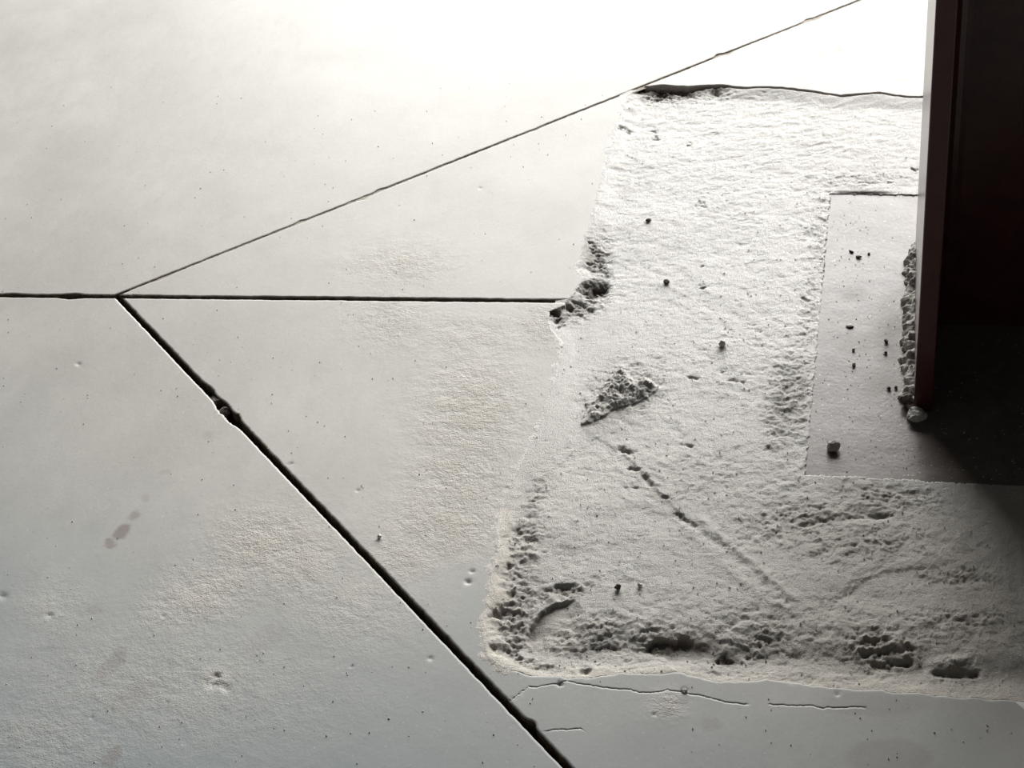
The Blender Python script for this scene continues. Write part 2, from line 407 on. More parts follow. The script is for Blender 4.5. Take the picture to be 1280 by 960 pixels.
    wear = np.where(vis, wear, .1+.15*(fbm(VA[:, 0], VA[:, 1], .5, 3, 92)+.3)); stn = np.where(vis, stn, 0)
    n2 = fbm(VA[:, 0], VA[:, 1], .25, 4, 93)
    light_falloff = np.clip(sstep(430, 1150, W+n2*170-.30*(U-200))*1.1, 0, 1); light_falloff = np.where(vis, light_falloff, .5+.3*n2)  # painted light falloff, stronger towards the near left
    for nm, a_ in (('wear', wear), ('stain', stn), ('light_falloff', np.clip(light_falloff-wear*.5, 0, 1))):
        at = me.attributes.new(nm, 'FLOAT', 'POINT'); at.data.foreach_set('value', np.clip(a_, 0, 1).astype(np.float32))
    o = link('concrete_slab', me, floor, M_slab); tag(o, label)
    me.materials.append(M_cut)
    me.polygons.foreach_set('use_smooth', [len(p) == 3 for p in faces])
    me.polygons.foreach_set('material_index', [0 if len(p) == 3 or label.startswith('slab beyond') else 1 for p in faces])
    return o
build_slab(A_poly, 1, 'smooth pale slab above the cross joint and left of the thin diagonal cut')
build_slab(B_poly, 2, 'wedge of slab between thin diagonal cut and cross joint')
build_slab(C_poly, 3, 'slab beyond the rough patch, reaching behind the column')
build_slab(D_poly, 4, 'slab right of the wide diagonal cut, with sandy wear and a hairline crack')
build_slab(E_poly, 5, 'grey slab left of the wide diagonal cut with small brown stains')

def strip(name, a, b, w, z, mat, label, amp=.0015, seed=0):
    a = np.array(a, float); b = np.array(b, float); d = (b-a)/np.hypot(*(b-a)); n = perp(d)
    n1 = int(np.hypot(*(b-a))/.003); n1 = min(n1, 900); vs = []; fs = []
    K = 5
    for i in range(n1+1):
        c = a+(b-a)*i/n1
        for k in range(K):
            p = c+n*w*(k/(K-1)-.5)
            vs.append((p[0], p[1], z+amp*float(fbm(np.array(p[0]), np.array(p[1]), .009, 3, seed)) ))
    for i in range(n1):
        for k in range(K-1):
            q = i*K+k; fs.append((q, q+1, q+K+1, q+K))
    me = bpy.data.meshes.new(name); me.from_pydata(vs, [], fs); me.update()
    if me.polygons[0].normal.z < 0: me.flip_normals()
    me.polygons.foreach_set('use_smooth', [True]*len(fs))
    return tag(link(name, me, floor, mat), label)
def P2(u, v): return g(u, v)
strip('joint_dirt', g(-120, 369), np.array(JE)+[.0, 0], .016, -.009, M_bed, 'dark dirt at the bottom of the cross joint', .0025, 40)
strip('joint_dirt', V_dn-d_dn*.002, np.array(g(760, 1015)), .018, -.010, M_bed, 'dark dirt in the wide diagonal cut', .0025, 41)
strip('joint_dirt', V_up, V_up+d_up*1.9, .009, -.0011, M_bed2, 'pale dust filling the thin diagonal cut', .0004, 42)
def wall(name, x0, x1, y0, y1):
    bm = bmesh.new(); r = bmesh.ops.create_cube(bm, size=1)
    for v in r['verts']: v.co = Vector(((x0+x1)/2+v.co.x*(x1-x0), (y0+y1)/2+v.co.y*(y1-y0), 1.67+v.co.z*3.4))
    me = bpy.data.meshes.new(name); bm.to_mesh(me); bm.free(); tag(link(name, me, None, M_wall), kind='structure')
M_wall = mat_simple('sooty_wall_render', (.10, .095, .09), (.14, .13, .12), .9, 3, .003, .4, spec=.2)
wall('wall_left', -B-.2, -B, BOTY, TOPY); wall('wall_right', B, B+.2, BOTY, TOPY); wall('wall_back', -B-.2, B+.2, BOTY-.2, BOTY)
me = bpy.data.meshes.new('subgrade'); me.from_pydata([(-B, BOTY, -.028), (B, BOTY, -.028), (B, TOPY, -.028), (-B, TOPY, -.028)], [], [(0, 1, 2, 3)])
link('subgrade', me, floor, M_bed)

# ------------------------------------------------------------------ base plate numbers
PZ = -.0045
pl_x0 = g(1022, 400, PZ)[0]; pl_y1 = g(1095, 243, PZ)[1]; pl_y0 = g(1100, 600, PZ)[1]
CX0 = g(1142, 500, PZ)[0]                          # left face of the column's left flange
CY0 = g(1142, 515, PZ)[1]; CY1 = g(1140, 300, PZ)[1]
DEP = .27; pl_x1 = CX0*2+DEP-pl_x0
print('plate', pl_x0, pl_x1, pl_y0, pl_y1, 'col', CX0, CY0, CY1)

# ------------------------------------------------------------------ rough patch (height field)
WARP = [0, 0, 0]
def lerp_path(X, Y, pts_px, amp=.002, seed=0):
    pts = [g(*p) for p in pts_px]
    return seg_dist(X+amp*2*WARP[0], Y+amp*2*WARP[1], pts)
LUMP = [(736, 502), (748, 490), (757, 478), (768, 462), (776, 456), (786, 463), (792, 474), (806, 468), (822, 480), (812, 490), (790, 500), (765, 508), (745, 520), (728, 526), (733, 512)]
def patch_fields(X, Y):
    U, W = px(X, Y, -.004)
    n1 = fbm(X, Y, .11, 3, 1); n2 = fbm(X, Y, .03, 4, 2); n3 = fbm(X, Y, .010, 3, 3)
    a = -.35; xs = X*math.cos(a)+Y*math.sin(a); ys = -X*math.sin(a)+Y*math.cos(a)
    streak = fbm(xs*.35+.5*n3*.004, ys, .009, 5, 4, .68)
    z = -.0038+.0016*n1+.0006*n2+.00028*streak*(.5+.9*np.clip(n1+.5, 0, 1))+.0003*n3
    # crag mask
    crag = .12+0*X
    for (u, v, a_, b_, ro, s) in [(640, 770, 28, 70, .1, 1.), (650, 690, 28, 45, .4, .7), (668, 625, 14, 35, .4, .55), (700, 740, 45, 10, -.2, .8), (745, 795, 60, 28, -.15, .8), (810, 800, 55, 30, 0, .8), (950, 800, 50, 26, -.5, .8), (1100, 808, 55, 26, .1, 1.), (985, 500, 26, 55, .2, .9), (1010, 400, 12, 90, .08, .38), (1025, 300, 14, 60, 0, .3),
                              (1070, 225, 80, 12, 0, .5), (1110, 620, 70, 20, .1, .8), (1000, 650, 90, 30, -.2, .55), (1080, 680, 120, 30, 0, .4), (745, 330, 18, 45, 0, 1.), (720, 385, 40, 22, -.3, 1.), (830, 118, 55, 12, 0, 1.), (960, 115, 150, 10, 0, .5), (1200, 775, 70, 14, 0, .6), (1190, 720, 60, 15, 0, .5), (660, 830, 70, 12, .2, .8), (960, 850, 500, 14, .05, .55), (780, 488, 60, 35, -.3, .6),
                              (1000, 800, 300, 60, 0, .35), (900, 600, 160, 60, 0, .22), (950, 450, 160, 90, 0, .2), (900, 250, 130, 120, 0, .15)]:
        crag = np.maximum(crag, s*BL(u, v, U, W, a_, b_, ro))
    wx = .003*fbm(X, Y, .008, 3, 17, .7); wy = .003*fbm(X, Y, .008, 3, 18, .7)
    t1 = fbm(X+wx, Y+wy, .014, 5, 6, .74); t2 = fbm((X+wx)*.6, Y+wy, .0065, 4, 7, .75)
    z = z+crag*(.0056*t1+.0034*t2-.0030*np.abs(t2))
    # tiny pits, all over
    pit = np.clip(perlin(X/.0048, Y/.0048, 9)-.62, 0, 1); z = z-.008*pit*(.05+.7*crag)
    # slabs' rims
    dB = seg_dist(X, Y, ldn[100:][::4]+[bR]) if False else None
    dl = seg_dist(X, Y, lup[::3]+[lup[-1]]); dd = seg_dist(X, Y, ldn[::3]+[ldn[-1]]+[bR]); dt = seg_dist(X, Y, top[::3]+[top[-1], tR])
    ins = inside(X, Y, PATCH)
    dl = np.where(ins, dl, -dl); dd = np.where(ins, dd, -dd); dt = np.where(ins, dt, -dt)
    # left, upper: feathered, dusty white slope
    k = 1-sstep(0, .022, dl+.006*n2); z = z*(1-k)+k*(.0001+.0009*t1*(crag+.35))
    sm0 = np.maximum(1-sstep(680, 770, W), 1-sstep(625, 690, U))
    kd = 1-sstep(-.002, .018+.012*sstep(900, 1300, U), dd+.008*n2); edge_rise = -.0012+.0014*sm0+.0006*t1*(crag+.25)
    z = z*(1-kd)+kd*edge_rise
    # extra hollow just inside the near edge so the fringe reads as a bank
    z = z-.0030*np.exp(-((dd-.030)/.014)**2)*sstep(700, 800, W)
    # far edge: drops straight down under the slab
    tk = 1-sstep(0, .030, dt+.006*n2); far = sstep(860, 930, U)
    z = z*(1-tk)+tk*((-.0004+.0012*t1*crag+.0008*n2)*far+(-.0042+.0055*t1)*(1-far))
    z = z-.0030*np.exp(-(np.maximum(dt, 0)/.0016)**2)*np.clip(.9+1.5*t1, .1, 2)*(U > 795)*(dt < .05)
    # feather zone at mid-left: smooth trowel skin level with the slab
    sm = BL(685, 520, U, W, 30, 90, .35); z = z*(1-sm)+sm*(.0004+.0005*n2)
    sm2 = BL(740, 420, U, W, 60, 40, 0)*.7; z = z*(1-sm2)+sm2*(-.0022+.0003*n2)
    # triangular trowelled tongue below the lump
    # grooves, arcs and scoops
    WARP[0] = fbm(X, Y, .009, 4, 30, .72); WARP[1] = fbm(X, Y, .009, 4, 34, .72); WARP[2] = fbm(X, Y, .011, 3, 38, .7)
    def groove(pts, wd, dp, seed=30, raise_=0., brk=0.):
        nonlocal z
        d = lerp_path(X, Y, pts, .0018, seed)
        amt = dp*np.exp(-(d/wd)**2)
        amt = amt*np.clip(.75+1.6*WARP[2], .05, 1.7)
        z = z-amt
        if raise_: z = z+raise_*np.exp(-((d-wd*2)/wd)**2)
    def step(pts, dp, wd=.003, fall=.03, seed=31):
        """scarp: floor lower on the right-hand/near side of the line, healing over 'fall'"""
        nonlocal z
        P = [np.array(g(*p)) for p in pts]
        XX = X+.0034*WARP[0]; YY = Y+.0034*WARP[1]
        best = np.full(X.shape, 9.); sg = np.zeros(X.shape); tt = np.zeros(X.shape); n = len(P)-1
        for i, (p, q) in enumerate(zip(P[:-1], P[1:])):
            dx, dy = q-p; L = dx*dx+dy*dy; t = ((XX-p[0])*dx+(YY-p[1])*dy)/L; tc = np.clip(t, 0, 1)
            d = np.hypot(XX-p[0]-tc*dx, YY-p[1]-tc*dy); s = np.sign((XX-p[0])*dy-(YY-p[1])*dx)
            k_ = d < best; best = np.where(k_, d, best); sg = np.where(k_, s, sg); tt = np.where(k_, (i+tc)/n, tt)
        sd = best*sg
        prof = np.where(sd > 0, sstep(0, wd, sd)*np.exp(-np.maximum(sd-wd, 0)/fall), 0)
        z = z-dp*prof*np.clip(np.minimum(tt, 1-tt)*6, 0, 1)
    step([(655, 800), (657, 785), (666, 768), (676, 757), (690, 750), (704, 746), (722, 742)], .0034, .0025, .035)
    step([(800, 806), (808, 797), (818, 791), (832, 790), (843, 793), (848, 786)], .0042, .0025, .022)
    step([(690, 727), (705, 725), (722, 724)], .0020, .002, .01)
    step([(722, 533), (740, 537), (752, 543), (765, 552), (775, 558), (788, 568), (800, 582), (812, 597), (830, 615), (850, 634), (868, 650)], .0009, .003, .05)
    groove([(775, 556), (783, 560), (790, 562)], .003, .0025)
    for a_, b_ in (((788, 580), (798, 582)), ((805, 590), (815, 602)), ((823, 616), (833, 619)), ((845, 638), (853, 640)), ((783, 604), (795, 605)), ((852, 552), (862, 553)), ((913, 471), (927, 473)), ((861, 468), (870, 469)), ((845, 640), (868, 652))):
        groove([a_, b_], .0020, .0020)
    groove([(868, 652), (900, 680), (935, 712), (970, 742)], .004, .0006, raise_=.0006)
    groove([(895, 668), (940, 706), (985, 748)], .003, .0006, raise_=.0004)
    groove([(888, 800), (905, 784), (925, 768), (945, 755)], .0035, .0011)
    step([(1045, 745), (1060, 730), (1080, 716), (1105, 707), (1140, 703), (1180, 700)], .0010, .004, .04)
    groove([(1030, 755), (1050, 742), (1068, 725), (1090, 712)], .005, .0007)
    groove([(1115, 606), (1128, 612), (1145, 614)], .0028, .0030)
    groove([(1200, 722), (1215, 718), (1235, 724)], .004, .0014)
    groove([(1005, 650), (1035, 645), (1060, 642), (1090, 640), (1115, 640)], .003, .0024, brk=1.)
    for a_, b_ in (((1075, 800), (1110, 797)), ((1080, 812), (1128, 812)), ((1092, 823), (1135, 822)), ((1100, 808), (1135, 806)), ((1095, 829), (1112, 829)), ((1170, 836), (1220, 836))):
        groove([a_, b_], .0026, .0020, raise_=.0010, brk=.8)
    z = z+.0050*BL(1190, 827, U, W, 26, 7)*(1+.8*t1)
    # sweeping float marks towards the far end
    a2 = .45; q1 = X*math.cos(a2)+Y*math.sin(a2); q2 = -X*math.sin(a2)+Y*math.cos(a2)
    fl = fbm(q1*.22, q2, .010, 4, 44, .55)
    z = z+(.0007*fl-.0010*np.abs(fbm(q1*.5-q2*.3, q2+q1*.2, .022, 3, 47, .5)))*(1-sstep(250, 420, W))*(.35+.65*BL(960, 180, U, W, 130, 80))
    for (u, v, r, d) in ((690, 392, 7, 5), (697, 402, 5, 4), (741, 364, 12, 4), (750, 360, 8, 5), (734, 367, 8, 2.5), (700, 411, 3, 4), (723, 383, 5, 4), (708, 387, 5, 5), (714, 388, 3, 4), (738, 308, 3, 3), (742, 316, 5, 4), (748, 327, 5, 4), (751, 331, 3, 3), (738, 334, 3, 3), (725, 395, 6, 4), (738, 390, 5, 3),
                         (833, 112, 10, 4.5), (822, 120, 8, 4), (800, 108, 7, 5), (852, 116, 9, 3.5), (865, 117, 6, 3), (897, 117, 9, 3), (776, 163, 3, 2.5), (786, 165, 4, 2), (819, 165, 3, 2.2), (820, 172, 2, 2), (861, 181, 3, 2), (842, 112, 4, 4), (825, 108, 5, 4),
                         (707, 735, 5, 2), (648, 668, 5, 3), (655, 675, 3, 2.5), (637, 712, 3, 3), (620, 770, 5, 4), (628, 768, 4, 4), (615, 775, 3, 3), (622, 815, 7, 3), (640, 817, 6, 3), (650, 822, 5, 2.5), (1106, 742, 5, 0), (1011, 293, 5, 4), (1023, 296, 3, 3), (1005, 375, 3, 3), (1024, 327, 4, 3), (1029, 252, 3, 3), (1030, 278, 3, 3), (907, 822, 7, 2.5), (1143, 213, 3, 5), (875, 256, 4, 2), (734, 840, 5, 3), (1094, 822, 4, 2), (950, 415, 3, 2.5), (878, 333, 2, 2), (880, 359, 3, 2), (1000, 500, 4, 3), (985, 488, 5, 3), (992, 520, 5, 3), (975, 540, 5, 3), (1000, 555, 4, 3), (1012, 575, 3, 3), (970, 515, 4, 2), (960, 560, 4, 2)):
        z = z-d*.001*BL(u, v, U+11*WARP[0], W+8*WARP[1], r*1.1, r*.75)*np.clip(1+1.2*WARP[2], .3, 1.8)
    # the concrete stands a little proud of the plate and stops at its edge
    wobx = .0034*fbm(X, Y, .011, 5, 50, .75)+.0016
    dpx = np.maximum(np.maximum(pl_x0-X, X-pl_x1), np.maximum(pl_y0-Y, Y-pl_y1))+wobx   # <0 on the plate
    near = np.exp(-(np.maximum(dpx, 0)/.035)**2)
    z = z*(1-near)+near*(np.maximum(z, -.0055)*.6-.0014+.0012*t1*(X < pl_x0+.004))
    z = z-.0028*np.exp(-(((Y-pl_y1)-.0015)/.0022)**2)*BL(1080, 242, U, W, 32, 20)*(Y > pl_y1)
    z = np.where((dpx > 0), z, PZ-.004)
    z = np.where(W > 1e5, z, z)
    z = np.minimum(z, .0010+.0012*t1)
    # under the slabs the mortar keeps down
    dmin = np.minimum(np.abs(dl), np.minimum(np.abs(dd), np.abs(dt)))
    side_t = np.abs(dt) <= dmin+1e-9
    z = np.where(ins, z, np.where(side_t, np.minimum(z, -.0025), sm0*(.0004-.09*dmin+.0009*t1)+(1-sm0)*(np.minimum(z, -.0012)-.3*dmin)))
    return z, dict(U=U, W=W, crag=crag, n1=n1, n2=n2, n3=n3, t1=t1, dl=dl, dd=dd, dt=dt, ins=ins, dp=dpx)

def grid_mesh(name, xs, ys, maskf=None, lift=None, mat=None, parent=None):
    X, Y = np.meshgrid(xs, ys)
    z, f = patch_fields(X, Y)
    if lift is not None:
        dz, keep = lift(X, Y, f); z = z+dz
    else:
        keep = f['ins'] | (np.minimum(np.abs(f['dl']), np.minimum(np.abs(f['dd']), np.abs(f['dt']))) < .012)
        onpl = f['dp'] < -.006
        keep = keep & ~onpl
    ny, nx = X.shape
    idx = np.arange(nx*ny).reshape(ny, nx)
    kq = keep[:-1, :-1] & keep[1:, :-1] & keep[:-1, 1:] & keep[1:, 1:]
    q = np.stack([idx[:-1, :-1][kq], idx[:-1, 1:][kq], idx[1:, 1:][kq], idx[1:, :-1][kq]], 1)
    usedv = np.zeros(nx*ny, bool); usedv[q.ravel()] = True
    remap = np.cumsum(usedv)-1
    co = np.stack([X.ravel(), Y.ravel(), z.ravel()], 1)[usedv].astype(np.float32); q = remap[q].astype(np.int32)
    me = bpy.data.meshes.new(name)
    me.vertices.add(len(co)); me.vertices.foreach_set('co', co.ravel())
    me.loops.add(q.size); me.loops.foreach_set('vertex_index', q.ravel())
    me.polygons.add(len(q)); me.polygons.foreach_set('loop_start', np.arange(0, q.size, 4, dtype=np.int32))
    me.polygons.foreach_set('use_smooth', np.ones(len(q), bool))
    me.update(calc_edges=True)
    # mortar colour, paler at the far end and browner near right: cream dust on the banks, greyer middle, dark brown in the holes
    U, W = f['U'], f['W']
    base = np.empty(X.shape+(3,)); base[:] = (.54, .525, .50)
    def mixin(k, c):
        nonlocal base
        k = np.clip(k, 0, 1)[..., None]; base = base*(1-k)+np.array(c)*k
    mixin(.4+.6*f['n1'], (.45, .435, .41))
    mixin(sstep(540, 720, W+60*f['n1'])*sstep(800, 1080, U)*.8, (.33, .295, .245))
    mixin(sstep(430, 620, W+80*f['n2'])*.45, (.43, .405, .365))
    mixin((1-sstep(.0, .020, f['dd']+.010*f['n2']))*.85*(W > 640), (.60, .555, .485))
    mixin((1-sstep(.0, .030, f['dl']+.010*f['n2']))*.6, (.62, .60, .57))
    mixin(BL(890, 230, U, W, 200, 200)*.7, (.585, .575, .56))
    mixin(BL(690, 790, U, W, 35, 26)*.5, (.56, .52, .46))
    mixin(BL(860, 805, U, W, 35, 18)*.4, (.56, .49, .43))
    holes = 0*U
    for (u, v, a_, b_, s) in ((741, 364, 13, 8, .95), (690, 393, 9, 5, .9), (697, 403, 7, 4, .8), (835, 113, 24, 6, .8), (800, 109, 7, 5, .8), (870, 110, 30, 5, .5), (740, 320, 10, 16, .35), (715, 388, 10, 6, .5), (1075, 240, 25, 3, .6), (907, 822, 8, 5, .4)):  # includes the shadow along the plate's far edge, painted dark
        holes = np.maximum(holes, s*BL(u, v, U, W, a_, b_))
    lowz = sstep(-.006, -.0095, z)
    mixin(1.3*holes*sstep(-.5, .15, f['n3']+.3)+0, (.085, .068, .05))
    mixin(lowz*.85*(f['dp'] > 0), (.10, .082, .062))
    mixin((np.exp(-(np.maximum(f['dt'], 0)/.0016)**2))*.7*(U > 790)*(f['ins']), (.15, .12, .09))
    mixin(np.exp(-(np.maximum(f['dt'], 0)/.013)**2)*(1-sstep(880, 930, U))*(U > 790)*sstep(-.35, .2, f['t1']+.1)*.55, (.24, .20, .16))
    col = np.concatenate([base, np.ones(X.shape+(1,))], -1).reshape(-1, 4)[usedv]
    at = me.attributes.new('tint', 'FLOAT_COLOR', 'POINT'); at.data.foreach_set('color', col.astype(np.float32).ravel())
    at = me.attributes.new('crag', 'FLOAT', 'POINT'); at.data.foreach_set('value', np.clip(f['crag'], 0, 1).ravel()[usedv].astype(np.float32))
    return link(name, me, parent, mat)
xs = np.concatenate([np.arange(-.30, .125, .00085), np.arange(.125, XR+.015, .006)])
ys = np.arange(.835, 1.81, .00115)
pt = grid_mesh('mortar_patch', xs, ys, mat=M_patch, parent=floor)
tag(pt, 'rough sunken patch of grey mortar around the column base')
def lump_lift(X, Y, f):
    P = [g(*p) for p in LUMP]
    d = seg_dist(X, Y, P+[P[0]]); i = inside(X, Y, P); sd = np.where(i, d, -d)+.0015+.004*fbm(X, Y, .012, 4, 71, .7)
    b = fbm(X, Y, .014, 5, 72, .7)
    h = sstep(0, .007, sd)*(.0036+.0060*b-.0045*np.abs(fbm(X, Y, .008, 4, 73, .7)))
    h = h*(.6+.6*sstep(720, 810, f['U']))
    return np.where(sd > 0, np.maximum(h, .0002)+.0012, -.0015), sd > -.002
cxl, cyl = g(775, 490)
lp = grid_mesh('mortar_lump', np.arange(cxl-.05, cxl+.05, .0008), np.arange(cyl-.07, cyl+.07, .001), lift=lump_lift, mat=M_patch, parent=floor)
tag(lp, 'craggy lump of mortar stuck on the middle of the rough patch')

# ------------------------------------------------------------------ steel column
colm = empty('steel_post', (CX0+DEP/2, (CY0+CY1)/2, PZ))
tag(colm, 'dark red steel H-section column standing on a flat base plate', 'column')
cxm, cym = CX0+DEP/2, (CY0+CY1)/2
def box(bm, x0, x1, y0, y1, z0, z1):
    r = bmesh.ops.create_cube(bm, size=1)
    for v in r['verts']:
        v.co = Vector(((x0+x1)/2+v.co.x*(x1-x0), (y0+y1)/2+v.co.y*(y1-y0), (z0+z1)/2+v.co.z*(z1-z0)))
def part(name, bm, mat, parent, label=None, bevel=0, seg=2):
    me = bpy.data.meshes.new(name); bm.to_mesh(me); bm.free()
    o = link(name, me, parent, mat)
    if parent: o.matrix_parent_inverse = Matrix.Translation(-parent.location)
    if bevel:
        md = o.modifiers.new('b', 'BEVEL'); md.width = bevel; md.segments = seg; md.limit_method = 'ANGLE'
    if label: o['label'] = label
    return o
CH = 3.3; TF = .0155; TW = .010
def flange(x0, x1):
    bm = bmesh.new(); box(bm, x0, x1, CY0, CY1, PZ+.0002, PZ+CH)
    return bm
part('flange', flange(CX0, CX0+TF), M_col, colm, bevel=.0012)
part('flange', flange(CX0+DEP-TF, CX0+DEP), M_col, colm, bevel=.0012)
bm = bmesh.new()
# web with rolled root fillets, one extruded outline
out = []
hx0, hx1 = CX0+TF-.0005, CX0+DEP-TF+.0005; rr = .018
def filf(cx, cy, a0, a1):
    return [(cx+rr*math.cos(math.radians(a0+(a1-a0)*k/6)), cy+rr*math.sin(math.radians(a0+(a1-a0)*k/6))) for k in range(7)]
out += filf(hx0+rr, cym-TW/2-rr, 180, 90)
out += filf(hx1-rr, cym-TW/2-rr, 90, 0)
out += filf(hx1-rr, cym+TW/2+rr, 0, -90)
out += filf(hx0+rr, cym+TW/2+rr, 270, 180)
vb = [bm.verts.new((x, y, PZ+.0002)) for x, y in out]; vt = [bm.verts.new((x, y, PZ+CH)) for x, y in out]
for i in range(len(out)):
    j = (i+1) % len(out); bm.faces.new((vb[i], vb[j], vt[j], vt[i]))
bm.faces.new(vt); bm.faces.new(vb[::-1])
bmesh.ops.recalc_face_normals(bm, faces=bm.faces)
part('web', bm, M_col, colm)
# base plate as a finely gridded top so grime can lie on it
bm = bmesh.new(); box(bm, pl_x0, pl_x1, pl_y0, pl_y1, PZ-.022, PZ)
bmesh.ops.subdivide_edges(bm, edges=[e for e in bm.edges if abs(e.verts[0].co.z-e.verts[1].co.z) < 1e-6], cuts=60, use_grid_fill=True)
plate = part('base_plate', bm, M_plate, colm, 'smooth grey steel base plate dusted with grit')
me = plate.data; co = np.empty(len(me.vertices)*3, np.float32); me.vertices.foreach_get('co', co); co = co.reshape(-1, 3)
U, W = px(co[:, 0], co[:, 1], PZ)
gm = np.maximum.reduce([.9*BL(1068, 368, U, W, 22, 14), .8*BL(1110, 420, U, W, 26, 60), .7*BL(1070, 430, U, W, 50, 22), .6*BL(1100, 480, U, W, 40, 40), .45*BL(1060, 560, U, W, 50, 20), .3+0*U, .6*BL(1150, 590, U, W, 120, 10)])
at = me.attributes.new('grime', 'FLOAT', 'POINT'); at.data.foreach_set('value', gm.astype(np.float32))

# ------------------------------------------------------------------ mortar crust along the flange foot
def crust():
    y0, y1 = CY0-.004, g(1135, 300, PZ)[1]
    nL, nR = 260, 18; vs = []; fs = []
    for i in range(nL+1):
        t = i/nL; y = y0+(y1-y0)*t
        en = min(1, t*14, (1-t)*7)**.6
        wv = (.0115+.003*float(fbm(np.array(y), np.array(0.), .03, 3, 81)))*en*(1-.25*t)
        hv = (.010+.004*float(fbm(np.array(y), np.array(5.), .02, 3, 82)))*en
        for k in range(nR+1):
            a = math.pi/2*k/nR
            n = float(fbm(np.array(y*1.0), np.array(k*.0008), .013, 4, 83, .5))
            r = 1+.9*n-.25*abs(float(fbm(np.array(y), np.array(k*.0006), .006, 2, 85)))
            vs.append((CX0+.0004-wv*math.cos(a)*r, y+.001*n, PZ-.0008+hv*math.sin(a)*r))
    for i in range(nL):
        for k in range(nR):
            q = i*(nR+1)+k; fs.append((q, q+1, q+nR+2, q+nR+1))
    me = bpy.data.meshes.new('mortar_crust'); me.from_pydata(vs, [], fs); me.update()
    me.polygons.foreach_set('use_smooth', [True]*len(fs))
    return link('mortar_crust', me, None, M_mort)
tag(crust(), 'lumpy grey mortar crust along the foot of the column flange', 'mortar')

# ------------------------------------------------------------------ crumbs and clods
def surf(u, v, plate_=False):
    if plate_: x, y = g(u, v, PZ); return x, y, PZ
    x, y = g(u, v, -.003)
    z, f = patch_fields(np.array([[x]]), np.array([[y]]))
    if f['ins'][0, 0]: return x, y, float(z[0, 0])
    x, y = g(u, v, 0); return x, y, float(slab_z(np.array([x]), np.array([y]))[0])
def stone(name, u, v, s, mat, label, seed, flat=.7, plate_=False, z=None, stretch=1., rz=0., group=None, cat='crumb', sub=3):
    bm = bmesh.new(); bmesh.ops.create_icosphere(bm, subdivisions=sub, radius=1)
    rr_ = random.Random(seed); ox, oy = rr_.uniform(0, 50), rr_.uniform(0, 50)
    pl = [(Vector((rr_.gauss(0, 1), rr_.gauss(0, 1), rr_.gauss(0, 1))).normalized(), rr_.uniform(.55, .85)) for _ in range(7)]
    for vtx in bm.verts:
        p = vtx.co.copy()
        for n, d in pl:
            h = p.dot(n)
            if h > d: p -= n*(h-d)
        q = float(fbm(np.array(p.x+p.z*.7+ox), np.array(p.y+p.z*.5+oy), .9, 3, 3, .6)); p *= 1+.28*q
        vtx.co = Vector((p.x*s*stretch, p.y*s, p.z*s*flat))
    zm = min(v_.co.z for v_ in bm.verts)
    for vtx in bm.verts: vtx.co.z -= zm*.85
    me = bpy.data.meshes.new(name); bm.to_mesh(me); bm.free()
    o = link(name, me, None, mat)
    x, y, zz = surf(u, v, plate_)
    if z is not None: x, y = g(u, v, z); zz = z
    o.location = (x, y, zz); o.rotation_euler = (0, 0, rz)
    tag(o, label, cat, group)
    return o
stone('pebble', 1042, 562, .0055, M_mort, 'dusty pebble with a dark near side alone on the near end of the base plate', 1, .95, True)
stone('mortar_clod', 1144, 524, .0078, M_mort, 'grey mortar clod lying just in front of the column corner', 2, .7, True, stretch=1.2)
stone('mortar_clod', 1134, 506, .0072, M_dark, 'dark clod at the near end of the mortar crust', 3, .8, True)
stone('dirt_crumb', 1073, 322, .0021, M_dark, 'black crumb on the far half of the base plate, largest of three', 4, .6, True, stretch=1.5)
stone('dirt_crumb', 1064, 315, .0017, M_dark, 'slim dark crumb on base plate just left of the largest black one', 5, .6, True, stretch=1.8, rz=-.8)
stone('dirt_crumb', 1086, 318, .0015, M_dark, 'tiny dark crumb on base plate right of the largest black one', 6, .7, True)
stone('pebble', 833, 353, .0030, M_dark, 'round dark pebble on the bright upper part of the rough patch', 7, .9)
stone('mortar_crumb', 903, 432, .0040, M_mort, 'pointed olive-grey crumb standing right of centre on the patch', 8, .9)
stone('pebble', 810, 276, .0025, M_dark, 'small dark chip near the top left of the rough patch', 9, .6, stretch=1.5)
stone('pebble', 772, 735, .0027, M_dark, 'tiny round dark pebble above the scooped hollow', 10, .9)
stone('pebble', 800, 731, .0020, M_grit, 'tiny pale pebble right of the tiny dark one above the hollow', 11, .9)
stone('mortar_crumb', 855, 863, .0026, M_mort, 'grey crumb on the smooth slab below the patch edge, by the hairline crack', 12, .7)
stone('mortar_crumb', 1108, 428, .0022, M_dark, 'dark crumb on the base plate closest to the crust', 13, .8, True)
stone('mortar_crumb', 1107, 442, .0016, M_dark, 'dark round crumb on plate a little nearer than the one by the crust', 14, .9, True)
stone('mortar_crumb', 1111, 487, .0018, M_dark, 'left one of two dark crumbs beside the near end of the crust', 15, .8, True)
stone('mortar_crumb', 1120, 486, .0017, M_dark, 'right one of two dark crumbs beside the near end of the crust', 16, .8, True)
stone('grit_grain', 1067, 457, .0021, M_grit, 'white grain alone at the middle of the base plate', 17, .8, True)
stone('grit_grain', 1067, 438, .0017, M_mort, 'pale grey grain on the plate, beyond the white one', 18, .8, True)
stone('grit_grain', 1063, 408, .0030, M_mort, 'flat light flake of mortar on the upper middle of the plate', 19, .35, True, stretch=1.3)
stone('grit_grain', 475, 672, .0020, M_grit, 'white grain on the slab beside the wide diagonal cut', 20, .8)
stone('joint_clod', 271, 509, .0085, M_dark, 'brown clod wedged in the wide diagonal cut', 21, .7, z=-.010, cat='clod', stretch=1.3, rz=-.8)
stone('joint_clod', 283, 522, .0070, M_dark, 'smaller brown clod just below the one wedged in the wide cut', 22, .8, z=-.011, cat='clod')
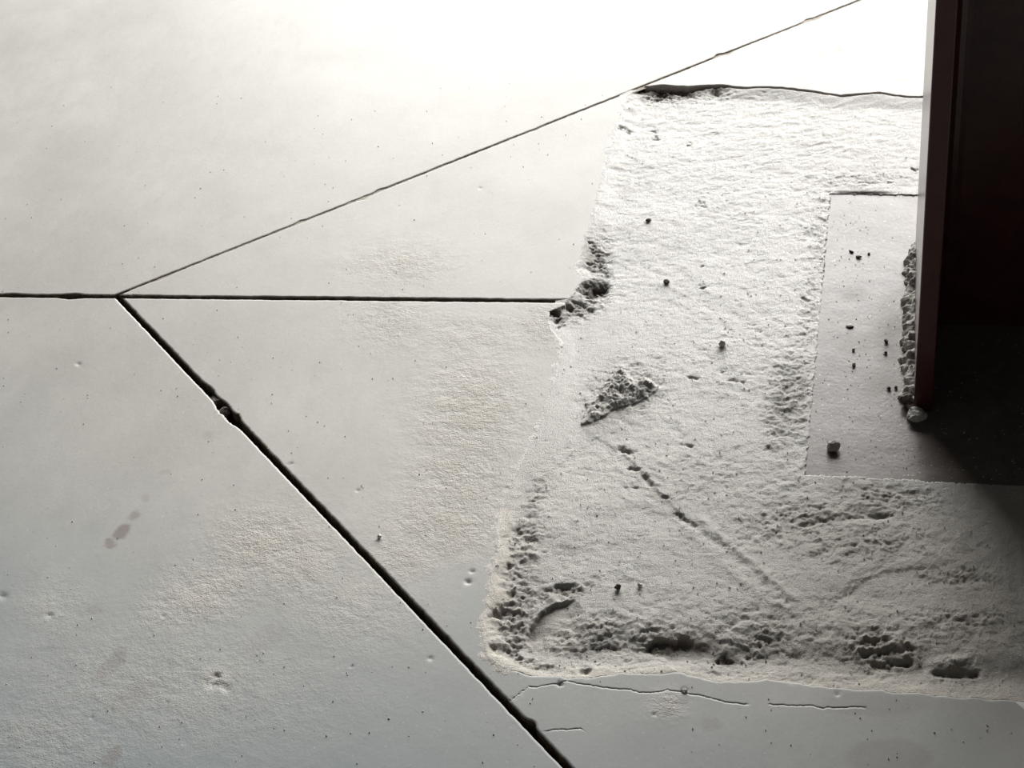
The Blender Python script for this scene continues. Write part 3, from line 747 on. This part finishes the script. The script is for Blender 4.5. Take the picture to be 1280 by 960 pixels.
stone('mortar_crumb', 93, 371, .0045, M_dark, 'dark clod in the cross joint near the left edge', 23, .7, z=-.007, cat='clod', stretch=1.8)
stone('grit_grain', 628, 902, .0001, M_grit, 'x', 24) if False else None

# fine grit scattered: countless, one object each surface
def grit(name, pts, smin, smax, mat, label):
    vs = []; fs = []
    for (x, y, z) in pts:
        s = R.uniform(smin, smax); b = len(vs); a = R.uniform(0, 3)
        for k in range(4):
            vs.append((x+s*math.cos(a+k*1.571)*R.uniform(.7, 1.2), y+s*math.sin(a+k*1.571)*R.uniform(.7, 1.2), z+s*.35))
        vs.append((x, y, z+s*R.uniform(.9, 1.3))); vs.append((x, y, z-s*.2))
        for k in range(4):
            fs.append((b+k, b+(k+1) % 4, b+4)); fs.append((b+(k+1) % 4, b+k, b+5))
    me = bpy.data.meshes.new(name); me.from_pydata(vs, [], fs); me.update()
    o = link(name, me, None, mat); tag(o, label, 'grit', kind='stuff'); return o
pp = []
while len(pp) < 190:
    u, v = R.uniform(1000, 1280), R.uniform(240, 610)
    x, y = g(u, v, PZ)
    if pl_x0+.004 < x < pl_x1 and pl_y0+.004 < y < pl_y1 and not (x > CX0-.014 and y > CY0-.01) and x < CX0+.2:
        if R.random() < .3+.7*max(0, float(BL(1080, 400, u, v, 60, 110))): pp.append((x, y, PZ))
grit('plate_grit', pp, .0003, .0008, M_grit, 'fine pale grit scattered over the steel base plate')
XX = []
while len(XX) < 1100:
    u, v = R.uniform(620, 1280), R.uniform(120, 860)
    XX.append(g(u, v, -.003))
XX = np.array(XX); zz, ff = patch_fields(XX[:, 0], XX[:, 1])
k = ff['ins'] & (ff['dp'] > .002)
grit('patch_grit', [(a, b, c) for (a, b), c, q in zip(XX, zz, k) if q], .0003, .0010, M_grit, 'loose grey grit lying all over the rough mortar patch')
pp = []
for i in range(700):
    u, v = R.uniform(0, 1280), R.uniform(100, 960); x, y = g(u, v)
    if any(inside(np.array([x]), np.array([y]), p)[0] for p in (A_poly, B_poly, D_poly, E_poly)) : pp.append((x, y, float(slab_z(np.array([x]), np.array([y]))[0])))
grit('slab_grit', pp, .0003, .0008, M_grit, 'fine pale grit scattered over the smooth slabs')
print('tris', sum(len(o.data.polygons)*2 for o in bpy.data.objects if o.type == 'MESH'))
